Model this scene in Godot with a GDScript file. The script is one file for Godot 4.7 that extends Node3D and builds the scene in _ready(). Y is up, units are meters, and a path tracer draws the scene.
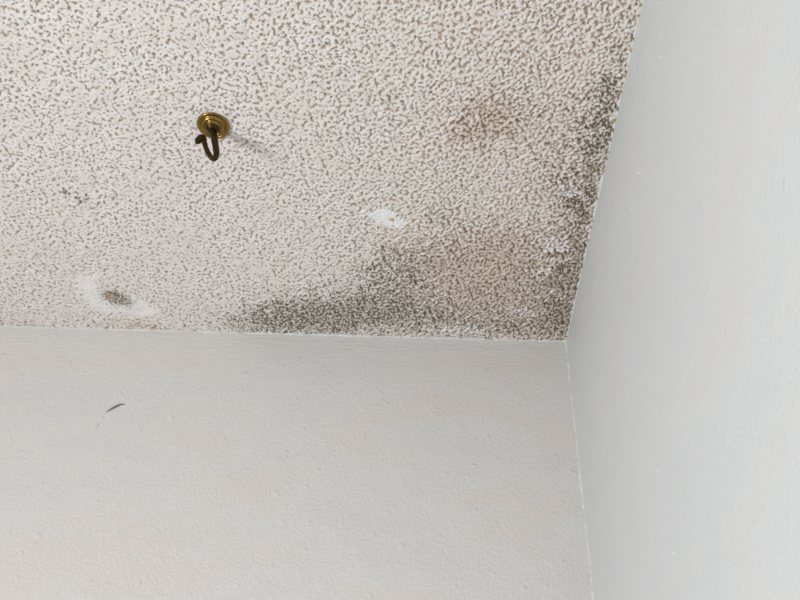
extends Node3D
# Corner of a small room seen from below: mould-stained textured ceiling with a brass hook, two painted walls.
# Axes: the room corner in view is at (0, H, 0); the room lies towards -x and +z.

const H := 2.4          # ceiling height
const ROOM_X := -1.75   # inner face of the wall with the glazed opening
const ROOM_Z := 2.6     # inner face of the wall behind the camera
const THICK := 0.14

# ---------------------------------------------------------------- helpers
func lin(r: float, g: float, b: float) -> Color:
	return Color(r, g, b).linear_to_srgb()

func mat(c: Color, rough := 0.8, metal := 0.0) -> StandardMaterial3D:
	var m := StandardMaterial3D.new()
	m.albedo_color = c
	m.roughness = rough
	m.metallic = metal
	return m

func put(called: String, mesh: Mesh, m: Material, parent: Node) -> MeshInstance3D:
	var o := MeshInstance3D.new()
	o.name = called
	o.mesh = mesh
	if m:
		o.material_override = m
	o.cast_shadow = GeometryInstance3D.SHADOW_CASTING_SETTING_ON
	parent.add_child(o, true)
	return o

func structure(called: String, label := "", category := "") -> Node3D:
	var o := Node3D.new()
	o.name = called
	add_child(o, true)
	o.set_meta("kind", "structure")
	if label:
		o.set_meta("label", label)
	if category:
		o.set_meta("category", category)
	return o

func quad(st: SurfaceTool, p: Array, n: Vector3, uv: Array) -> void:
	# corners run clockwise as seen from the front
	for k in [0, 1, 2, 0, 2, 3]:
		st.set_normal(n)
		st.set_uv(uv[k])
		st.add_vertex(p[k])

# A box from a to b; uv in metres: (z, -y) on x faces, (x, -y) on z faces, (x, z) on y faces, divided by tile
func slab(a: Vector3, b: Vector3, tile := 1.0) -> ArrayMesh:
	var st := SurfaceTool.new()
	st.begin(Mesh.PRIMITIVE_TRIANGLES)
	add_slab(st, a, b, tile)
	return st.commit()

func add_slab(st: SurfaceTool, a: Vector3, b: Vector3, tile := 1.0) -> void:
	var c := func(i, j, k): return Vector3(b.x if i else a.x, b.y if j else a.y, b.z if k else a.z)
	var faces := [
		[Vector3.RIGHT, [c.call(1, 0, 0), c.call(1, 0, 1), c.call(1, 1, 1), c.call(1, 1, 0)]],
		[Vector3.LEFT, [c.call(0, 0, 1), c.call(0, 0, 0), c.call(0, 1, 0), c.call(0, 1, 1)]],
		[Vector3.UP, [c.call(0, 1, 0), c.call(1, 1, 0), c.call(1, 1, 1), c.call(0, 1, 1)]],
		[Vector3.DOWN, [c.call(0, 0, 1), c.call(1, 0, 1), c.call(1, 0, 0), c.call(0, 0, 0)]],
		[Vector3.BACK, [c.call(1, 0, 1), c.call(0, 0, 1), c.call(0, 1, 1), c.call(1, 1, 1)]],
		[Vector3.FORWARD, [c.call(0, 0, 0), c.call(1, 0, 0), c.call(1, 1, 0), c.call(0, 1, 0)]]]
	for f in faces:
		var n: Vector3 = f[0]
		var pts: Array = f[1]
		# make sure that the winding is clockwise seen from outside
		var e1: Vector3 = pts[1] - pts[0]
		var e2: Vector3 = pts[2] - pts[0]
		if e1.cross(e2).dot(n) > 0.0:
			pts.reverse()
		var uv := []
		for q in pts:
			var v: Vector3 = q
			var t: Vector2
			if absf(n.x) > 0.5:
				t = Vector2(v.z, H - v.y)
			elif absf(n.z) > 0.5:
				t = Vector2(v.x, H - v.y)
			else:
				t = Vector2(v.x, v.z)
			uv.append(t / tile)
		quad(st, pts, n, uv)

func noise(seed_: int, freq: float, oct := 1, kind := FastNoiseLite.TYPE_SIMPLEX_SMOOTH) -> FastNoiseLite:
	var n := FastNoiseLite.new()
	n.seed = seed_
	n.noise_type = kind
	n.frequency = freq
	n.fractal_type = FastNoiseLite.FRACTAL_FBM if oct > 1 else FastNoiseLite.FRACTAL_NONE
	n.fractal_octaves = oct
	return n

# swept round bar through points with radii
func sweep(pts: PackedVector3Array, rad: PackedFloat32Array, sides := 20, ball_end := false) -> ArrayMesh:
	var st := SurfaceTool.new()
	st.begin(Mesh.PRIMITIVE_TRIANGLES)
	st.set_smooth_group(0)
	var n := pts.size()
	var up := Vector3(0.31, 0.2, 0.93).normalized()
	var rings := []
	for i in n:
		var t := (pts[mini(i + 1, n - 1)] - pts[maxi(i - 1, 0)]).normalized()
		up = (up - t * up.dot(t)).normalized()
		var side := t.cross(up)
		var ring := PackedVector3Array()
		for k in sides:
			var a := TAU * k / sides
			ring.append(pts[i] + (up * cos(a) + side * sin(a)) * rad[i])
		rings.append(ring)
	for i in n - 1:
		for k in sides:
			var k2 := (k + 1) % sides
			for v in [rings[i][k], rings[i][k2], rings[i + 1][k2], rings[i][k], rings[i + 1][k2], rings[i + 1][k]]:
				st.add_vertex(v)
	for e in [0, n - 1]:
		for k in sides:
			var k2 := (k + 1) % sides
			var tri := [pts[e], rings[e][k2], rings[e][k]] if e == 0 else [pts[e], rings[e][k], rings[e][k2]]
			for v in tri:
				st.add_vertex(v)
	st.generate_normals()
	return st.commit()

# solid of revolution about y through profile points (radius, y)
func lathe(prof: PackedVector2Array, sides := 64) -> ArrayMesh:
	var st := SurfaceTool.new()
	st.begin(Mesh.PRIMITIVE_TRIANGLES)
	st.set_smooth_group(0)
	for i in prof.size() - 1:
		for k in sides:
			var a := TAU * k / sides
			var b := TAU * (k + 1) / sides
			var p := func(j, an): return Vector3(prof[j].x * cos(an), prof[j].y, prof[j].x * sin(an))
			var q := [p.call(i, a), p.call(i, b), p.call(i + 1, b), p.call(i + 1, a)]
			for v in [q[0], q[1], q[2], q[0], q[2], q[3]]:
				st.add_vertex(v)
	st.generate_normals()
	return st.commit()

func spline(ctrl: Array, per := 8) -> PackedVector3Array:
	var out := PackedVector3Array()
	for i in ctrl.size() - 1:
		var a: Vector3 = ctrl[maxi(i - 1, 0)]
		var b: Vector3 = ctrl[i]
		var c: Vector3 = ctrl[i + 1]
		var d: Vector3 = ctrl[mini(i + 2, ctrl.size() - 1)]
		for k in per:
			out.append(b.cubic_interpolate(c, a, d, float(k) / per))
	out.append(ctrl[-1])
	return out

# ---------------------------------------------------------------- wall paint (computed textures)
const TILE := 0.8
const TEX := 1024

# relief of emulsion put on by roller, with brushed strokes (along the ceiling line) in the cut-in band
func paint_maps(seed_: int, brush_band: float, peel: float, stroke: float, base: Color, warm: Color, grey: Color, warm_amount: float) -> Array:
	var hgt := Image.create_empty(TEX, TEX, false, Image.FORMAT_RF)
	var alb := Image.create_empty(TEX, TEX, false, Image.FORMAT_RGB8)
	var n_peel := noise(seed_, 1.0 / 0.0048, 2)
	var n_fine := noise(seed_ + 1, 1.0 / 0.0028, 1)
	var n_brush := noise(seed_ + 2, 1.0 / 0.0045, 2)
	var n_brush2 := noise(seed_ + 3, 1.0 / 0.012, 1)
	var n_wave := noise(seed_ + 4, 1.0 / 0.07, 2)
	var n_tint := noise(seed_ + 5, 1.0 / 0.11, 4)
	var n_crumb := noise(seed_ + 6, 1.0 / 0.016, 1)
	var rr := TILE / TAU
	for i in TEX:
		var an := TAU * (i + 0.5) / TEX
		var cx := cos(an) * rr
		var cz := sin(an) * rr
		for j in TEX:
			var y := (j + 0.5) * TILE / TEX
			var wv := n_wave.get_noise_3d(cx, y, cz)
			var band := 1.0 - smoothstep(brush_band * 0.55, brush_band * 1.25, y + wv * brush_band * 0.5)
			var h := n_peel.get_noise_3d(cx, y, cz) * peel * (1.0 - 0.6 * band)
			h += n_fine.get_noise_3d(cx, y, cz) * peel * 0.35
			var yy := y + wv * 0.004
			h += (n_brush.get_noise_3d(cx * 0.16, yy, cz * 0.16) + 0.5 * n_brush2.get_noise_3d(cx * 0.1, yy, cz * 0.1)) * stroke * (0.12 + 0.88 * band)
			var cr := n_crumb.get_noise_3d(cx, y, cz)
			h += maxf(0.0, cr - 0.72) * peel * 9.0
			h += wv * peel * 1.5
			hgt.set_pixel(i, j, Color(h, 0, 0))
			var t := n_tint.get_noise_3d(cx * 0.45, y * 1.6, cz * 0.45)
			var col := base
			# patches of an older, warmer coat that shows through thin paint; greyer where brush and filler ran
			col = col.lerp(warm, warm_amount * smoothstep(0.02, 0.42, t + 0.1 * n_brush.get_noise_3d(cx * 0.16, yy, cz * 0.16)))
			col = col.lerp(grey, 0.7 * smoothstep(0.0, 0.5, -t))
			alb.set_pixel(i, j, col)
	return [ImageTexture.create_from_image(hgt), ImageTexture.create_from_image(alb)]

func paint_material(maps: Array, rough: float, relief_cm: float) -> StandardMaterial3D:
	var m := StandardMaterial3D.new()
	m.albedo_texture = maps[1]
	m.roughness = rough
	m.heightmap_enabled = true
	m.heightmap_texture = maps[0]
	m.heightmap_scale = relief_cm
	return m

# ---------------------------------------------------------------- textured ceiling coat
# spots: [x, z, radius x, radius z, turn in degrees, amount]
func spot_sum(spots: Array, x: float, z: float) -> float:
	var s := 0.0
	for q in spots:
		var dx: float = x - q[0]
		var dz: float = z - q[1]
		if absf(dx) > q[6] or absf(dz) > q[6]:
			continue
		var u: float = (dx * q[7] + dz * q[8]) / q[2]
		var v: float = (dz * q[7] - dx * q[8]) / q[3]
		s += q[5] * exp(-u * u - v * v)
	return s

func prepared(spots: Array) -> Array:
	for q in spots:
		q.append(maxf(q[2], q[3]) * 2.6)
		q.append(cos(deg_to_rad(q[4])))
		q.append(sin(deg_to_rad(q[4])))
	return spots

func build_coat(parent: Node3D) -> void:
	var step := 0.0009
	var nx := 1250
	var nz := 780
	# where mould grows, where water has left brown stains, where plaster is smooth
	var mould := prepared([
		[-0.37, 0.065, 0.04, 0.022, 0, 0.4], [-0.40, 0.024, 0.065, 0.026, 0, 0.8], [-0.345, 0.035, 0.055, 0.030, 0, 0.85], [-0.29, 0.045, 0.05, 0.045, 0, 0.6],
		[-0.235, 0.075, 0.06, 0.06, 0, 0.65], [-0.22, 0.140, 0.045, 0.040, 0, 0.45], [-0.15, 0.165, 0.06, 0.03, 0, 0.2],
		[-0.17, 0.04, 0.09, 0.035, 0, 0.45], [-0.08, 0.022, 0.08, 0.022, 0, 0.45], [-0.175, 0.225, 0.022, 0.010, 0, 0.5],
		[-0.012, 0.34, 0.020, 0.055, 0, 0.85], [-0.045, 0.30, 0.035, 0.06, 0, 0.28], [-0.012, 0.235, 0.026, 0.05, 0, 0.8], [-0.015, 0.14, 0.026, 0.05, 0, 0.7],
		[-0.012, 0.06, 0.026, 0.04, 0, 0.75], [-0.006, 0.43, 0.012, 0.05, 0, 0.55], [-0.06, 0.10, 0.04, 0.05, 0, 0.35],
		[-0.586, 0.239, 0.009, 0.008, 0, 0.85], [-0.648, 0.14, 0.012, 0.035, 0, 0.18]])
	var stain := prepared([
		[-0.133, 0.361, 0.040, 0.034, 20, 0.75], [-0.148, 0.350, 0.018, 0.018, 0, 0.3], [-0.105, 0.150, 0.090, 0.065, 10, 0.75],
		[-0.10, 0.06, 0.12, 0.06, 0, 0.55], [-0.014, 0.10, 0.022, 0.08, 0, 1.0], [-0.020, 0.04, 0.03, 0.03, 0, 0.7], [-0.012, 0.24, 0.016, 0.06, 0, 0.6],
		[-0.20, 0.16, 0.06, 0.05, 0, 0.25], [-0.28, 0.415, 0.06, 0.03, 0, 0.12], [-0.577, 0.010, 0.050, 0.008, 0, 0.6], [-0.74, 0.008, 0.05, 0.007, 0, 0.5],
		[-0.05, 0.35, 0.06, 0.10, 0, 0.2]])
	var plain := prepared([
		[-0.595, 0.052, 0.036, 0.018, -6, 1.3], [-0.620, 0.085, 0.018, 0.024, 0, 0.95], [-0.553, 0.040, 0.024, 0.013, 12, 0.9], [-0.598, 0.105, 0.022, 0.01, 0, 0.45],
		[-0.563, 0.064, 0.016, 0.010, 0, 0.5], [-0.238, 0.222, 0.013, 0.011, -30, 2.2], [-0.222, 0.211, 0.009, 0.007, -30, 1.4]])
	var rust := prepared([[-0.594, 0.069, 0.014, 0.0150, -20, 1.0], [-0.580, 0.060, 0.015, 0.0140, -20, 0.9]])
	var ochre := prepared([[-0.5965, 0.0695, 0.0065, 0.0048, -15, 1.0], [-0.2305, 0.2185, 0.0042, 0.0042, 0, 1.0]])
	var flake := prepared([[-0.034, 0.180, 0.011, 0.020, -25, 0.8], [-0.046, 0.135, 0.008, 0.022, -20, 0.75], [-0.028, 0.262, 0.008, 0.010, 0, 0.8],
		[-0.055, 0.058, 0.022, 0.010, 0, 0.5], [-0.020, 0.092, 0.008, 0.010, 0, 0.6], [-0.12, 0.020, 0.05, 0.009, 0, 0.4], [-0.16, 0.015, 0.05, 0.008, 0, 0.4]])

	var n_pit := noise(11, 1.0 / 0.0055, 2)
	n_pit.fractal_gain = 0.55
	n_pit.fractal_lacunarity = 2.3
	var n_lump := noise(12, 1.0 / 0.022, 1)
	var n_rag := noise(13, 1.0 / 0.011, 3)
	var n_speck := noise(14, 1.0 / 0.0042, 2)
	var n_tone := noise(15, 1.0 / 0.006, 1)
	var n_area := noise(16, 1.0 / 0.09, 2)
	var n_grit := noise(17, 1.0 / 0.0026, 1)

	var white := Color(0.755, 0.700, 0.662)
	var chalk := Color(0.85, 0.83, 0.825)
	var tan_a := Color(0.46, 0.315, 0.185)
	var tan_b := Color(0.37, 0.280, 0.205)
	var brown := Color(0.54, 0.395, 0.270)
	var brown_deep := Color(0.22, 0.130, 0.065)
	var mould_grey := Color(0.33, 0.285, 0.235)
	var mould_dark := Color(0.105, 0.080, 0.052)
	var ochre_c := Color(0.46, 0.27, 0.06)
	var rust_c := Color(0.20, 0.165, 0.12)

	var pos := PackedVector3Array()
	var cols := PackedColorArray()
	var part := PackedByteArray()
	pos.resize(nx * nz)
	cols.resize(nx * nz)
	part.resize(nx * nz)
	for j in nz:
		var z := j * step
		for i in nx:
			var x := -i * step
			var rag := n_rag.get_noise_2d(x, z)
			var wide := n_area.get_noise_2d(x * 2.5 + 3.0, z * 2.5)
			var wx := x + rag * 0.012 + wide * 0.025
			var wz := z + n_rag.get_noise_2d(x + 5.0, z) * 0.012 - wide * 0.012
			var area := n_area.get_noise_2d(x, z)
			var mo := clampf(spot_sum(mould, wx, wz) * (1.0 + 0.5 * rag), 0.0, 1.0)
			var sn := clampf(spot_sum(stain, wx, wz) * (1.0 + 0.5 * rag), 0.0, 1.0)
			var pl := smoothstep(0.38, 0.85, spot_sum(plain, x + rag * 0.008, z) + rag * 0.3)
			var ru := clampf(spot_sum(rust, x + rag * 0.004, z), 0.0, 1.0)
			var oc := spot_sum(ochre, x + rag * 0.002, z)
			var fl := spot_sum(flake, wx, wz)
			# the surface itself: plateaus of paint with pits that the paint did not fill
			var n := n_pit.get_noise_2d(x, z)
			var busy := clampf(0.75 * smoothstep(-0.45, -0.02, x + 0.4 * rag * 0.1) + 0.35 * maxf(mo, sn), 0.0, 1.0)
			var level := lerpf(-0.33, -0.20, busy) + 0.08 * area
			level += 0.07 * mo - pl * (0.26 if x < -0.4 else 0.6)
			var open := smoothstep(level + 0.12 + 0.16 * busy, level - 0.12, n)
			var hh := 0.0016 * (1.0 - open) + 0.0015 * n * (1.0 - open) * (0.06 + busy) + 0.0006 * n_lump.get_noise_2d(x, z) + (0.00030 + 0.00022 * busy) * n_grit.get_noise_2d(x, z)
			hh -= 0.0009 * smoothstep(0.3, 0.8, ru) * (0.5 + n_speck.get_noise_2d(x, z))
			hh += 0.0004 * pl
			# colours of what lies there
			var tone := n_tone.get_noise_2d(x, z)
			var c := white.lerp(chalk, clampf(0.30 + 0.35 * area + 0.5 * tone, 0.0, 0.7) * (1.0 - busy))
			var film := smoothstep(0.18, 0.62, sn + 0.35 * rag + 0.12 * tone)
			c = c.lerp(brown, 0.46 * film)
			var mg := smoothstep(0.08, 0.95, mo + 0.45 * rag + 0.40 * tone)
			c = c.lerp(mould_grey, 0.36 * mg)
			var bare := 1.0 if n < level else 0.0
			bare = smoothstep(level + 0.05, level - 0.05, n)
			var under := tan_a.lerp(tan_b, clampf(0.5 + tone * 1.2 + area, 0.0, 1.0)).lerp(brown_deep, 0.9 * film).lerp(mould_dark, clampf(mg * 1.5, 0.0, 0.92))
			c = c.lerp(under, bare * (0.88 - 0.25 * pl))
			# separate black colonies
			var sp := n_speck.get_noise_2d(x, z)
			var colony := smoothstep(0.52, 0.62, sp + 0.62 * mo - 0.16)
			c = c.lerp(mould_dark.lerp(rust_c, 0.5 + tone * 0.5), colony * smoothstep(0.12, 0.3, mo))
			# flaking chalky paint
			var fk := smoothstep(0.34, 0.56, fl + rag * 0.5)
			c = c.lerp(chalk, fk * (0.9 if n > level - 0.05 else 0.15))
			if pl > 0.0:
				c = c.lerp(chalk, pl * (0.7 if x < -0.4 else 1.0) * (1.0 - bare))
			if ru > 0.02:
				c = c.lerp(rust_c.lerp(mould_grey, clampf(0.5 + tone, 0.0, 1.0)), 0.62 * smoothstep(0.30, 0.80, ru + 0.7 * sp + 0.3 * tone))
				c = c.lerp(mould_dark, 0.8 * smoothstep(0.65, 0.95, ru * 0.75 + 0.9 * sp))
			if oc > 0.05:
				c = c.lerp(ochre_c, 0.85 * smoothstep(0.45, 0.75, oc + 0.3 * sp))
			var id := i + j * nx
			pos[id] = Vector3(x, H - 0.0008 - hh, z)
			cols[id] = c
			var reg := 0
			if pl > 0.5 or ru > 0.3:
				reg = 4 if ru > 0.42 else (3 if x < -0.4 else 5)
			elif mo + 0.2 * rag > 0.30 and x > -0.55:
				reg = 2
			elif mo > 0.35:
				reg = 6
			elif x < -0.06 and z > 0.27 and film > 0.35:
				reg = 1
			part[id] = reg
	# normals from the surface
	var nor := PackedVector3Array()
	nor.resize(nx * nz)
	for j in nz:
		for i in nx:
			var ia := maxi(i - 1, 0)
			var ib := mini(i + 1, nx - 1)
			var ja := maxi(j - 1, 0)
			var jb := mini(j + 1, nz - 1)
			var gx := (pos[ib + j * nx].y - pos[ia + j * nx].y) / ((ia - ib) * step)
			var gz := (pos[i + jb * nx].y - pos[i + ja * nx].y) / ((jb - ja) * step)
			nor[i + j * nx] = Vector3(gx, -1.0, gz).normalized()
	# one mesh for each kind of surface
	var names := ["textured_coating", "water_stain", "mould_patch", "plaster_patch", "rust_stain", "filler_spot", "mould_spot"]
	var labels := ["off-white textured ceiling coating with small tan pits", "brown water stain on the ceiling coating", "dark grey and brown mould growing along the ceiling corner", "smooth white plaster patch near the back wall", "grey and ochre stain in the plaster patch", "small bare white spot of chipped coating", "small grey mould spot"]
	var m := StandardMaterial3D.new()
	m.vertex_color_use_as_albedo = true
	m.roughness = 0.92
	var patch: Node3D = null
	for r in [0, 1, 2, 3, 4, 5, 6]:
		var idx := PackedInt32Array()
		var vp := PackedVector3Array()
		var vn := PackedVector3Array()
		var vc := PackedColorArray()
		var used := PackedInt32Array()
		used.resize(nx * nz)
		for j in nz - 1:
			for i in nx - 1:
				var a := i + j * nx
				if part[a] != r:
					continue
				for v in [a, a + 1, a + 1 + nx, a, a + 1 + nx, a + nx]:
					if used[v] == 0:
						vp.append(pos[v])
						vn.append(nor[v])
						vc.append(cols[v])
						used[v] = vp.size()
					idx.append(used[v] - 1)
		if vp.is_empty():
			continue
		var arr := []
		arr.resize(Mesh.ARRAY_MAX)
		arr[Mesh.ARRAY_VERTEX] = vp
		arr[Mesh.ARRAY_NORMAL] = vn
		arr[Mesh.ARRAY_COLOR] = vc
		arr[Mesh.ARRAY_INDEX] = idx
		var am := ArrayMesh.new()
		am.add_surface_from_arrays(Mesh.PRIMITIVE_TRIANGLES, arr)
		var o := put(names[r], am, m, patch if r == 4 else parent)
		o.set_meta("label", labels[r])
		if r == 0:
			o.set_meta("kind", "stuff")
		if r == 3:
			patch = o

# ---------------------------------------------------------------- paint bead along an edge between two surfaces
func bead(called: String, label: String, a: Vector3, b: Vector3, side_a: Vector3, side_b: Vector3, r0: float, r1: float, seed_: int, specks := 0.0) -> void:
	var root := structure(called, label, "trim")
	var n := int((b - a).length() / 0.0018)
	var n1 := noise(seed_, 1.0 / 0.012, 3)
	var n2 := noise(seed_ + 1, 1.0 / 0.035, 2)
	var n3 := noise(seed_ + 2, 1.0 / 0.009, 2)
	var n4 := noise(seed_ + 3, 1.0 / 0.05, 1)
	var st := SurfaceTool.new()
	st.begin(Mesh.PRIMITIVE_TRIANGLES)
	st.set_smooth_group(0)
	var rows := []
	var tint := []
	var white := Color(0.66, 0.655, 0.64)
	for i in n + 1:
		var s := (b - a).length() * i / n
		var wa := lerpf(r0, r1, clampf(0.5 + 0.9 * n1.get_noise_2d(s, 0.0) + 0.5 * n2.get_noise_2d(s, 3.0), 0.0, 1.0))
		var wb := lerpf(r0, r1, clampf(0.5 + 0.9 * n1.get_noise_2d(s, 9.0) + 0.5 * n2.get_noise_2d(s, 7.0), 0.0, 1.0))
		var p := a.lerp(b, float(i) / n)
		var row := []
		for k in 6:
			var t := k / 5.0
			var bulge := 0.42 + 0.12 * n3.get_noise_2d(s, k * 0.01)
			# from a foot on one surface over a rounded face to a foot on the other
			var q := side_a * wa * pow(1.0 - t, 1.0 + bulge) + side_b * wb * pow(t, 1.0 + bulge)
			row.append(p + q + (side_a + side_b) * (-0.0002))
		rows.append(row)
		var c := white
		if specks > 0.0:
			var zz := p.z
			var y := n3.get_noise_2d(s, 0.5) + 0.3 * n4.get_noise_2d(s, 0.0)
			var zone := exp(-pow((zz - 0.36) / 0.07, 2.0)) + 0.7 * exp(-pow((zz - 0.46) / 0.03, 2.0))
			if y + 0.5 * zone > 0.42:
				c = Color(0.42, 0.30, 0.07) if n1.get_noise_2d(s, 20.0) > -0.1 else Color(0.16, 0.13, 0.08)
			elif y > 0.36:
				c = Color(0.36, 0.30, 0.25)
		tint.append(c)
	for i in n:
		for k in 5:
			var q := [rows[i][k], rows[i][k + 1], rows[i + 1][k + 1], rows[i + 1][k]]
			var ct := [tint[i], tint[i], tint[i + 1], tint[i + 1]]
			for v in [0, 1, 2, 0, 2, 3]:
				st.set_color(ct[v])
				st.add_vertex(q[v])
	st.generate_normals()
	var m := StandardMaterial3D.new()
	m.vertex_color_use_as_albedo = true
	m.roughness = 0.6
	put("paint_bead", st.commit(), m, root)

# ---------------------------------------------------------------- scene
func _ready() -> void:
	# camera
	var cam := Camera3D.new()
	cam.name = "camera"
	cam.fov = 36.87
	cam.near = 0.02
	cam.transform = Transform3D(Basis(Vector3(0.99937582, 0.03527483, -0.00188779), Vector3(-0.02551891, 0.75833365, 0.65136623), Vector3(0.02442877, -0.65091148, 0.75876114)).orthonormalized(), Vector3(-0.19324, H - 0.74846, 0.94567))
	add_child(cam)
	cam.current = true

	# sky and exposure
	var we := WorldEnvironment.new()
	we.name = "world_environment"
	var env := Environment.new()
	env.background_mode = Environment.BG_SKY
	var sky := Sky.new()
	var sm := ProceduralSkyMaterial.new()
	sm.sky_top_color = Color(0.55, 0.68, 0.86)
	sm.sky_horizon_color = Color(0.82, 0.87, 0.92)
	sm.ground_horizon_color = Color(0.62, 0.62, 0.60)
	sm.ground_bottom_color = Color(0.50, 0.50, 0.48)
	sky.sky_material = sm
	env.sky = sky
	env.tonemap_mode = Environment.TONE_MAPPER_LINEAR
	env.tonemap_exposure = 1.03
	env.sdfgi_enabled = true
	env.ssao_enabled = true
	env.ssil_enabled = true
	we.environment = env
	add_child(we)

	# daylight that comes in through the glazed opening in the wall to the left
	var win_y0 := 0.68
	var win_y1 := 1.46
	var win_z0 := 1.06
	var win_z1 := 1.72
	var day := AreaLight3D.new()
	day.name = "window_daylight"
	day.area_size = Vector2(win_z1 - win_z0 - 0.12, win_y1 - win_y0 - 0.12)
	day.light_color = Color(0.975, 0.988, 1.0)
	day.light_energy = 4.4
	day.area_range = 12.0
	day.area_attenuation = 2.0
	day.shadow_enabled = true
	add_child(day)
	day.position = Vector3(ROOM_X + 0.006, (win_y0 + win_y1) / 2, (win_z0 + win_z1) / 2)
	day.rotation_degrees.y = -90

	# ---- the room
	var back_maps := paint_maps(101, 0.055, 0.00028, 0.00026, Color(0.846, 0.836, 0.824), Color(0.848, 0.818, 0.792), Color(0.828, 0.826, 0.816), 0.6)
	var right_maps := paint_maps(202, 0.13, 0.00018, 0.00034, Color(0.796, 0.802, 0.803), Color(0.798, 0.794, 0.785), Color(0.790, 0.798, 0.802), 0.35)
	var back_paint := paint_material(back_maps, 0.62, 100.0)
	var right_paint := paint_material(right_maps, 0.55, 100.0)
	var plain_paint := mat(Color(0.83, 0.825, 0.815), 0.7)

	var wb := structure("wall_back", "off-white painted wall below the mouldy ceiling edge", "wall")
	put("painted_face", slab(Vector3(ROOM_X - THICK, 0, -THICK), Vector3(THICK, H, 0), TILE), back_paint, wb)
	var wr := structure("wall_right", "pale grey-white painted wall with brush strokes", "wall")
	put("painted_face", slab(Vector3(0, 0, 0), Vector3(THICK, H, ROOM_Z), TILE), right_paint, wr)
	var wf := structure("wall_front", "plain white wall behind the camera", "wall")
	put("painted_face", slab(Vector3(ROOM_X - THICK, 0, ROOM_Z), Vector3(THICK, H, ROOM_Z + THICK)), plain_paint, wf)
	var wl := structure("wall_left", "plain white wall with a glazed opening", "wall")
	var st := SurfaceTool.new()
	st.begin(Mesh.PRIMITIVE_TRIANGLES)
	add_slab(st, Vector3(ROOM_X - THICK, 0, 0), Vector3(ROOM_X, H, win_z0))
	add_slab(st, Vector3(ROOM_X - THICK, 0, win_z1), Vector3(ROOM_X, H, ROOM_Z))
	add_slab(st, Vector3(ROOM_X - THICK, 0, win_z0), Vector3(ROOM_X, win_y0, win_z1))
	add_slab(st, Vector3(ROOM_X - THICK, win_y1, win_z0), Vector3(ROOM_X, H, win_z1))
	put("painted_face", st.commit(), plain_paint, wl)
	var fl := structure("floor", "brown wooden floor", "floor")
	put("floor_slab", slab(Vector3(ROOM_X - THICK, -THICK, -THICK), Vector3(THICK, 0, ROOM_Z + THICK)), mat(Color(0.47, 0.42, 0.36), 0.5), fl)
	var ce := structure("ceiling", "off-white textured ceiling stained with mould", "ceiling")
	var cm := mat(lin(0.72, 0.685, 0.655), 0.92)
	var cn := NoiseTexture2D.new()
	cn.width = 512
	cn.height = 512
	cn.seamless = true
	cn.noise = noise(31, 0.105, 2)
	var ca := NoiseTexture2D.new()
	ca.width = 512
	ca.height = 512
	ca.seamless = true
	ca.noise = cn.noise
	var ramp := Gradient.new()
	ramp.offsets = PackedFloat32Array([0.0, 0.27, 0.33, 1.0])
	ramp.colors = PackedColorArray([lin(0.42, 0.30, 0.20), lin(0.42, 0.30, 0.20), lin(0.77, 0.73, 0.70), lin(0.80, 0.765, 0.74)])
	ca.color_ramp = ramp
	cm.albedo_color = Color.WHITE
	cm.albedo_texture = ca
	cm.heightmap_enabled = true
	cm.heightmap_texture = cn
	cm.heightmap_scale = 0.25
	put("ceiling_slab", slab(Vector3(ROOM_X - THICK, H, -THICK), Vector3(THICK, H + THICK, ROOM_Z + THICK), 0.3), cm, ce)
	build_coat(ce)

	# window: frame, sash bar and panes
	var win := structure("window_1", "white framed window letting daylight in", "window")
	var wm := mat(Color(0.9, 0.9, 0.9), 0.4)
	var fx0 := ROOM_X - 0.09
	var fx1 := ROOM_X - 0.03
	var zm := (win_z0 + win_z1) / 2
	put("frame_rail", slab(Vector3(fx0, win_y0, win_z0), Vector3(fx1, win_y0 + 0.06, win_z1)), wm, win)
	put("frame_rail", slab(Vector3(fx0, win_y1 - 0.06, win_z0), Vector3(fx1, win_y1, win_z1)), wm, win)
	put("frame_stile", slab(Vector3(fx0, win_y0 + 0.06, win_z0), Vector3(fx1, win_y1 - 0.06, win_z0 + 0.06)), wm, win)
	put("frame_stile", slab(Vector3(fx0, win_y0 + 0.06, win_z1 - 0.06), Vector3(fx1, win_y1 - 0.06, win_z1)), wm, win)
	var gm := mat(Color(0.95, 0.97, 1.0, 0.08), 0.02)
	gm.transparency = BaseMaterial3D.TRANSPARENCY_ALPHA
	put("pane", slab(Vector3(ROOM_X - 0.062, win_y0 + 0.06, win_z0 + 0.06), Vector3(ROOM_X - 0.058, win_y1 - 0.06, win_z1 - 0.06)), gm, win)

	# paint beads in the three edges
	bead("trim_1", "ragged paint bead where ceiling meets the off-white wall", Vector3(-1.12, H - 0.0026, 0), Vector3(0, H - 0.0026, 0), Vector3(0, -1, 0), Vector3(0, 0, 1), 0.0004, 0.0040, 41)
	bead("trim_2", "paint bead with yellow specks where ceiling meets the grey-white wall", Vector3(0, H - 0.0026, 0), Vector3(0, H - 0.0026, 0.62), Vector3(0, -1, 0), Vector3(-1, 0, 0), 0.0010, 0.0030, 51, 1.0)
	bead("trim_3", "thin white paint bead down the corner between the walls", Vector3(0, H, 0), Vector3(0, 0, 0), Vector3(-1, 0, 0), Vector3(0, 0, 1), 0.0003, 0.0040, 61)

	# ---- small marks on the walls
	var dark := mat(Color(0.50, 0.47, 0.45), 0.9)
	var sliver := spline([Vector3(-0.5850, H - 0.1350, 0.0004), Vector3(-0.5775, H - 0.1285, 0.0008), Vector3(-0.5700, H - 0.1232, 0.0007), Vector3(-0.5640, H - 0.1222, 0.0004)], 6)
	var rad := PackedFloat32Array()
	for i in sliver.size():
		rad.append(0.0002 + 0.0012 * pow(sin(PI * (0.06 + 0.9 * i / (sliver.size() - 1.0))), 1.5))
	var sc := put("scuff_mark", sweep(sliver, rad, 8), dark, wb)
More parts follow.
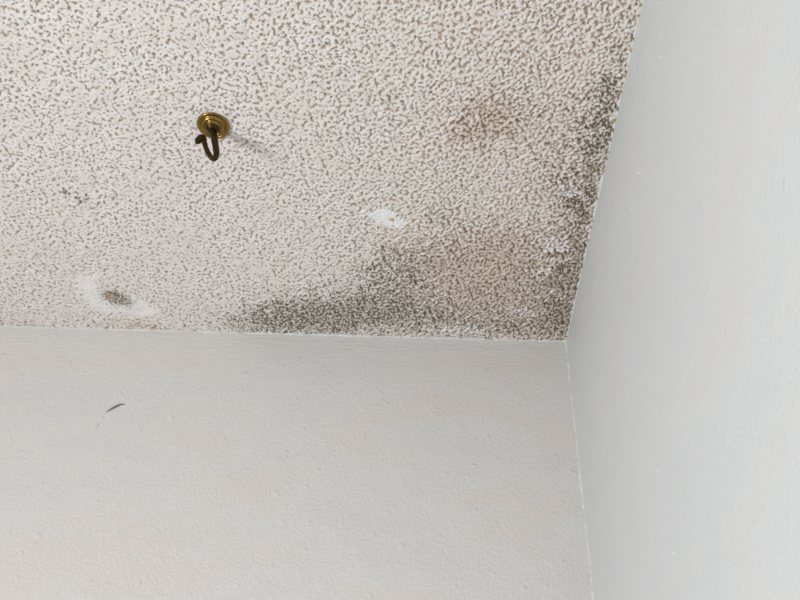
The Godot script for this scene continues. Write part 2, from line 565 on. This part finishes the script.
	sc.set_meta("label", "short dark curved scuff on the wall")
	var dot := lathe(PackedVector2Array([Vector2(0.0, 0.0005), Vector2(0.0006, 0.0004), Vector2(0.0011, 0.0001), Vector2(0.0011, -0.0002)]), 8)
	for q in [[-0.7435, 0.0486], [-0.5902, 0.1536], [-0.1053, 0.0530], [-0.748, 0.0535]]:
		var o := put("speck", dot, dark, wb)
		o.position = Vector3(q[0], H - q[1], 0)
		o.rotation_degrees.x = 90
		o.scale = Vector3(0.8, 1.0, 0.8)
	var crumb_mat := mat(Color(0.9, 0.9, 0.89), 0.5)
	for q in [[0.1209, 0.3998], [0.1319, 0.3641], [0.0984, 0.5076], [0.3735, 0.3068], [0.4465, 0.3111]]:
		var o := put("paint_crumb", dot, crumb_mat, wr)
		o.position = Vector3(0, H - q[0], q[1])
		o.rotation_degrees.z = 90
		o.scale = Vector3(1.1, 2.0, 0.9)

	# ---- the brass hook
	make_hook()

func make_hook() -> void:
	var root := Node3D.new()
	root.name = "ceiling_hook"
	add_child(root)
	root.position = Vector3(-0.4162, H - 0.0030, 0.3500)
	root.set_meta("label", "aged brass hook with a round ridged plate screwed to the textured ceiling")
	root.set_meta("category", "hook")
	var brass := mat(lin(0.26, 0.168, 0.045), 0.27, 1.0)
	var aged := mat(lin(0.06, 0.036, 0.012), 0.36, 1.0)
	var prof := PackedVector2Array()
	for q in [[0.0, 0.0006], [16.6, 0.0006], [17.1, -0.4], [17.2, -1.1], [16.8, -1.8], [16.0, -2.2], [15.0, -2.2], [14.2, -1.5], [13.6, -1.1], [13.0, -1.3], [12.4, -2.7], [11.5, -3.8], [10.6, -4.1], [9.8, -3.5], [9.2, -2.8], [8.6, -3.0], [8.0, -4.4], [7.3, -5.4], [6.4, -6.0], [5.4, -6.2], [4.4, -6.1], [0.0, -6.1]]:
		prof.append(Vector2(q[0], q[1]) * 0.001)
	put("ceiling_plate", lathe(prof, 72), brass, root)
	var collar := PackedVector2Array()
	for q in [[0.0, -4.0], [7.2, -4.2], [7.3, -5.6], [6.8, -6.8], [5.6, -7.4], [5.2, -8.2], [4.6, -8.9], [0.0, -9.0]]:
		collar.append(Vector2(q[0], q[1]) * 0.001)
	put("collar", lathe(collar, 40), aged, root)
	# the bent bar lies in an upright plane turned 160 degrees
	var hd := Vector3(cos(deg_to_rad(160)), 0, sin(deg_to_rad(160)))
	var ctrl := []
	for q in [[0.2, -5.0], [-1.2, -9.5], [-3.4, -16.5], [-6.0, -25.5], [-8.8, -35.0], [-10.4, -43.0], [-9.8, -48.4], [-6.6, -49.2], [-3.0, -44.6], [0.2, -39.4], [3.2, -32.6], [5.6, -24.6]]:
		ctrl.append(hd * q[0] * 0.001 + Vector3.UP * q[1] * 0.001)
	var pts := spline(ctrl, 7)
	var rad := PackedFloat32Array()
	for i in pts.size():
		var t := i / (pts.size() - 1.0)
		rad.append(lerpf(0.0037, 0.0026, smoothstep(0.1, 0.75, t)))
	put("hook_bar", sweep(pts, rad, 24), aged, root)
	# the tip turns outwards
	var tip := []
	for q in [[5.2, -26.0], [6.2, -23.4], [8.4, -24.0], [10.0, -27.3], [11.0, -31.4], [11.8, -34.6]]:
		tip.append(hd * q[0] * 0.001 + Vector3.UP * q[1] * 0.001)
	var tp := spline(tip, 6)
	var tr := PackedFloat32Array()
	for i in tp.size():
		var t := i / (tp.size() - 1.0)
		tr.append(lerpf(0.0024, 0.0036, smoothstep(0.0, 0.5, t)) * (1.0 - 0.65 * smoothstep(0.72, 1.0, t)))
	put("hook_tip", sweep(tp, tr, 20), aged, root)
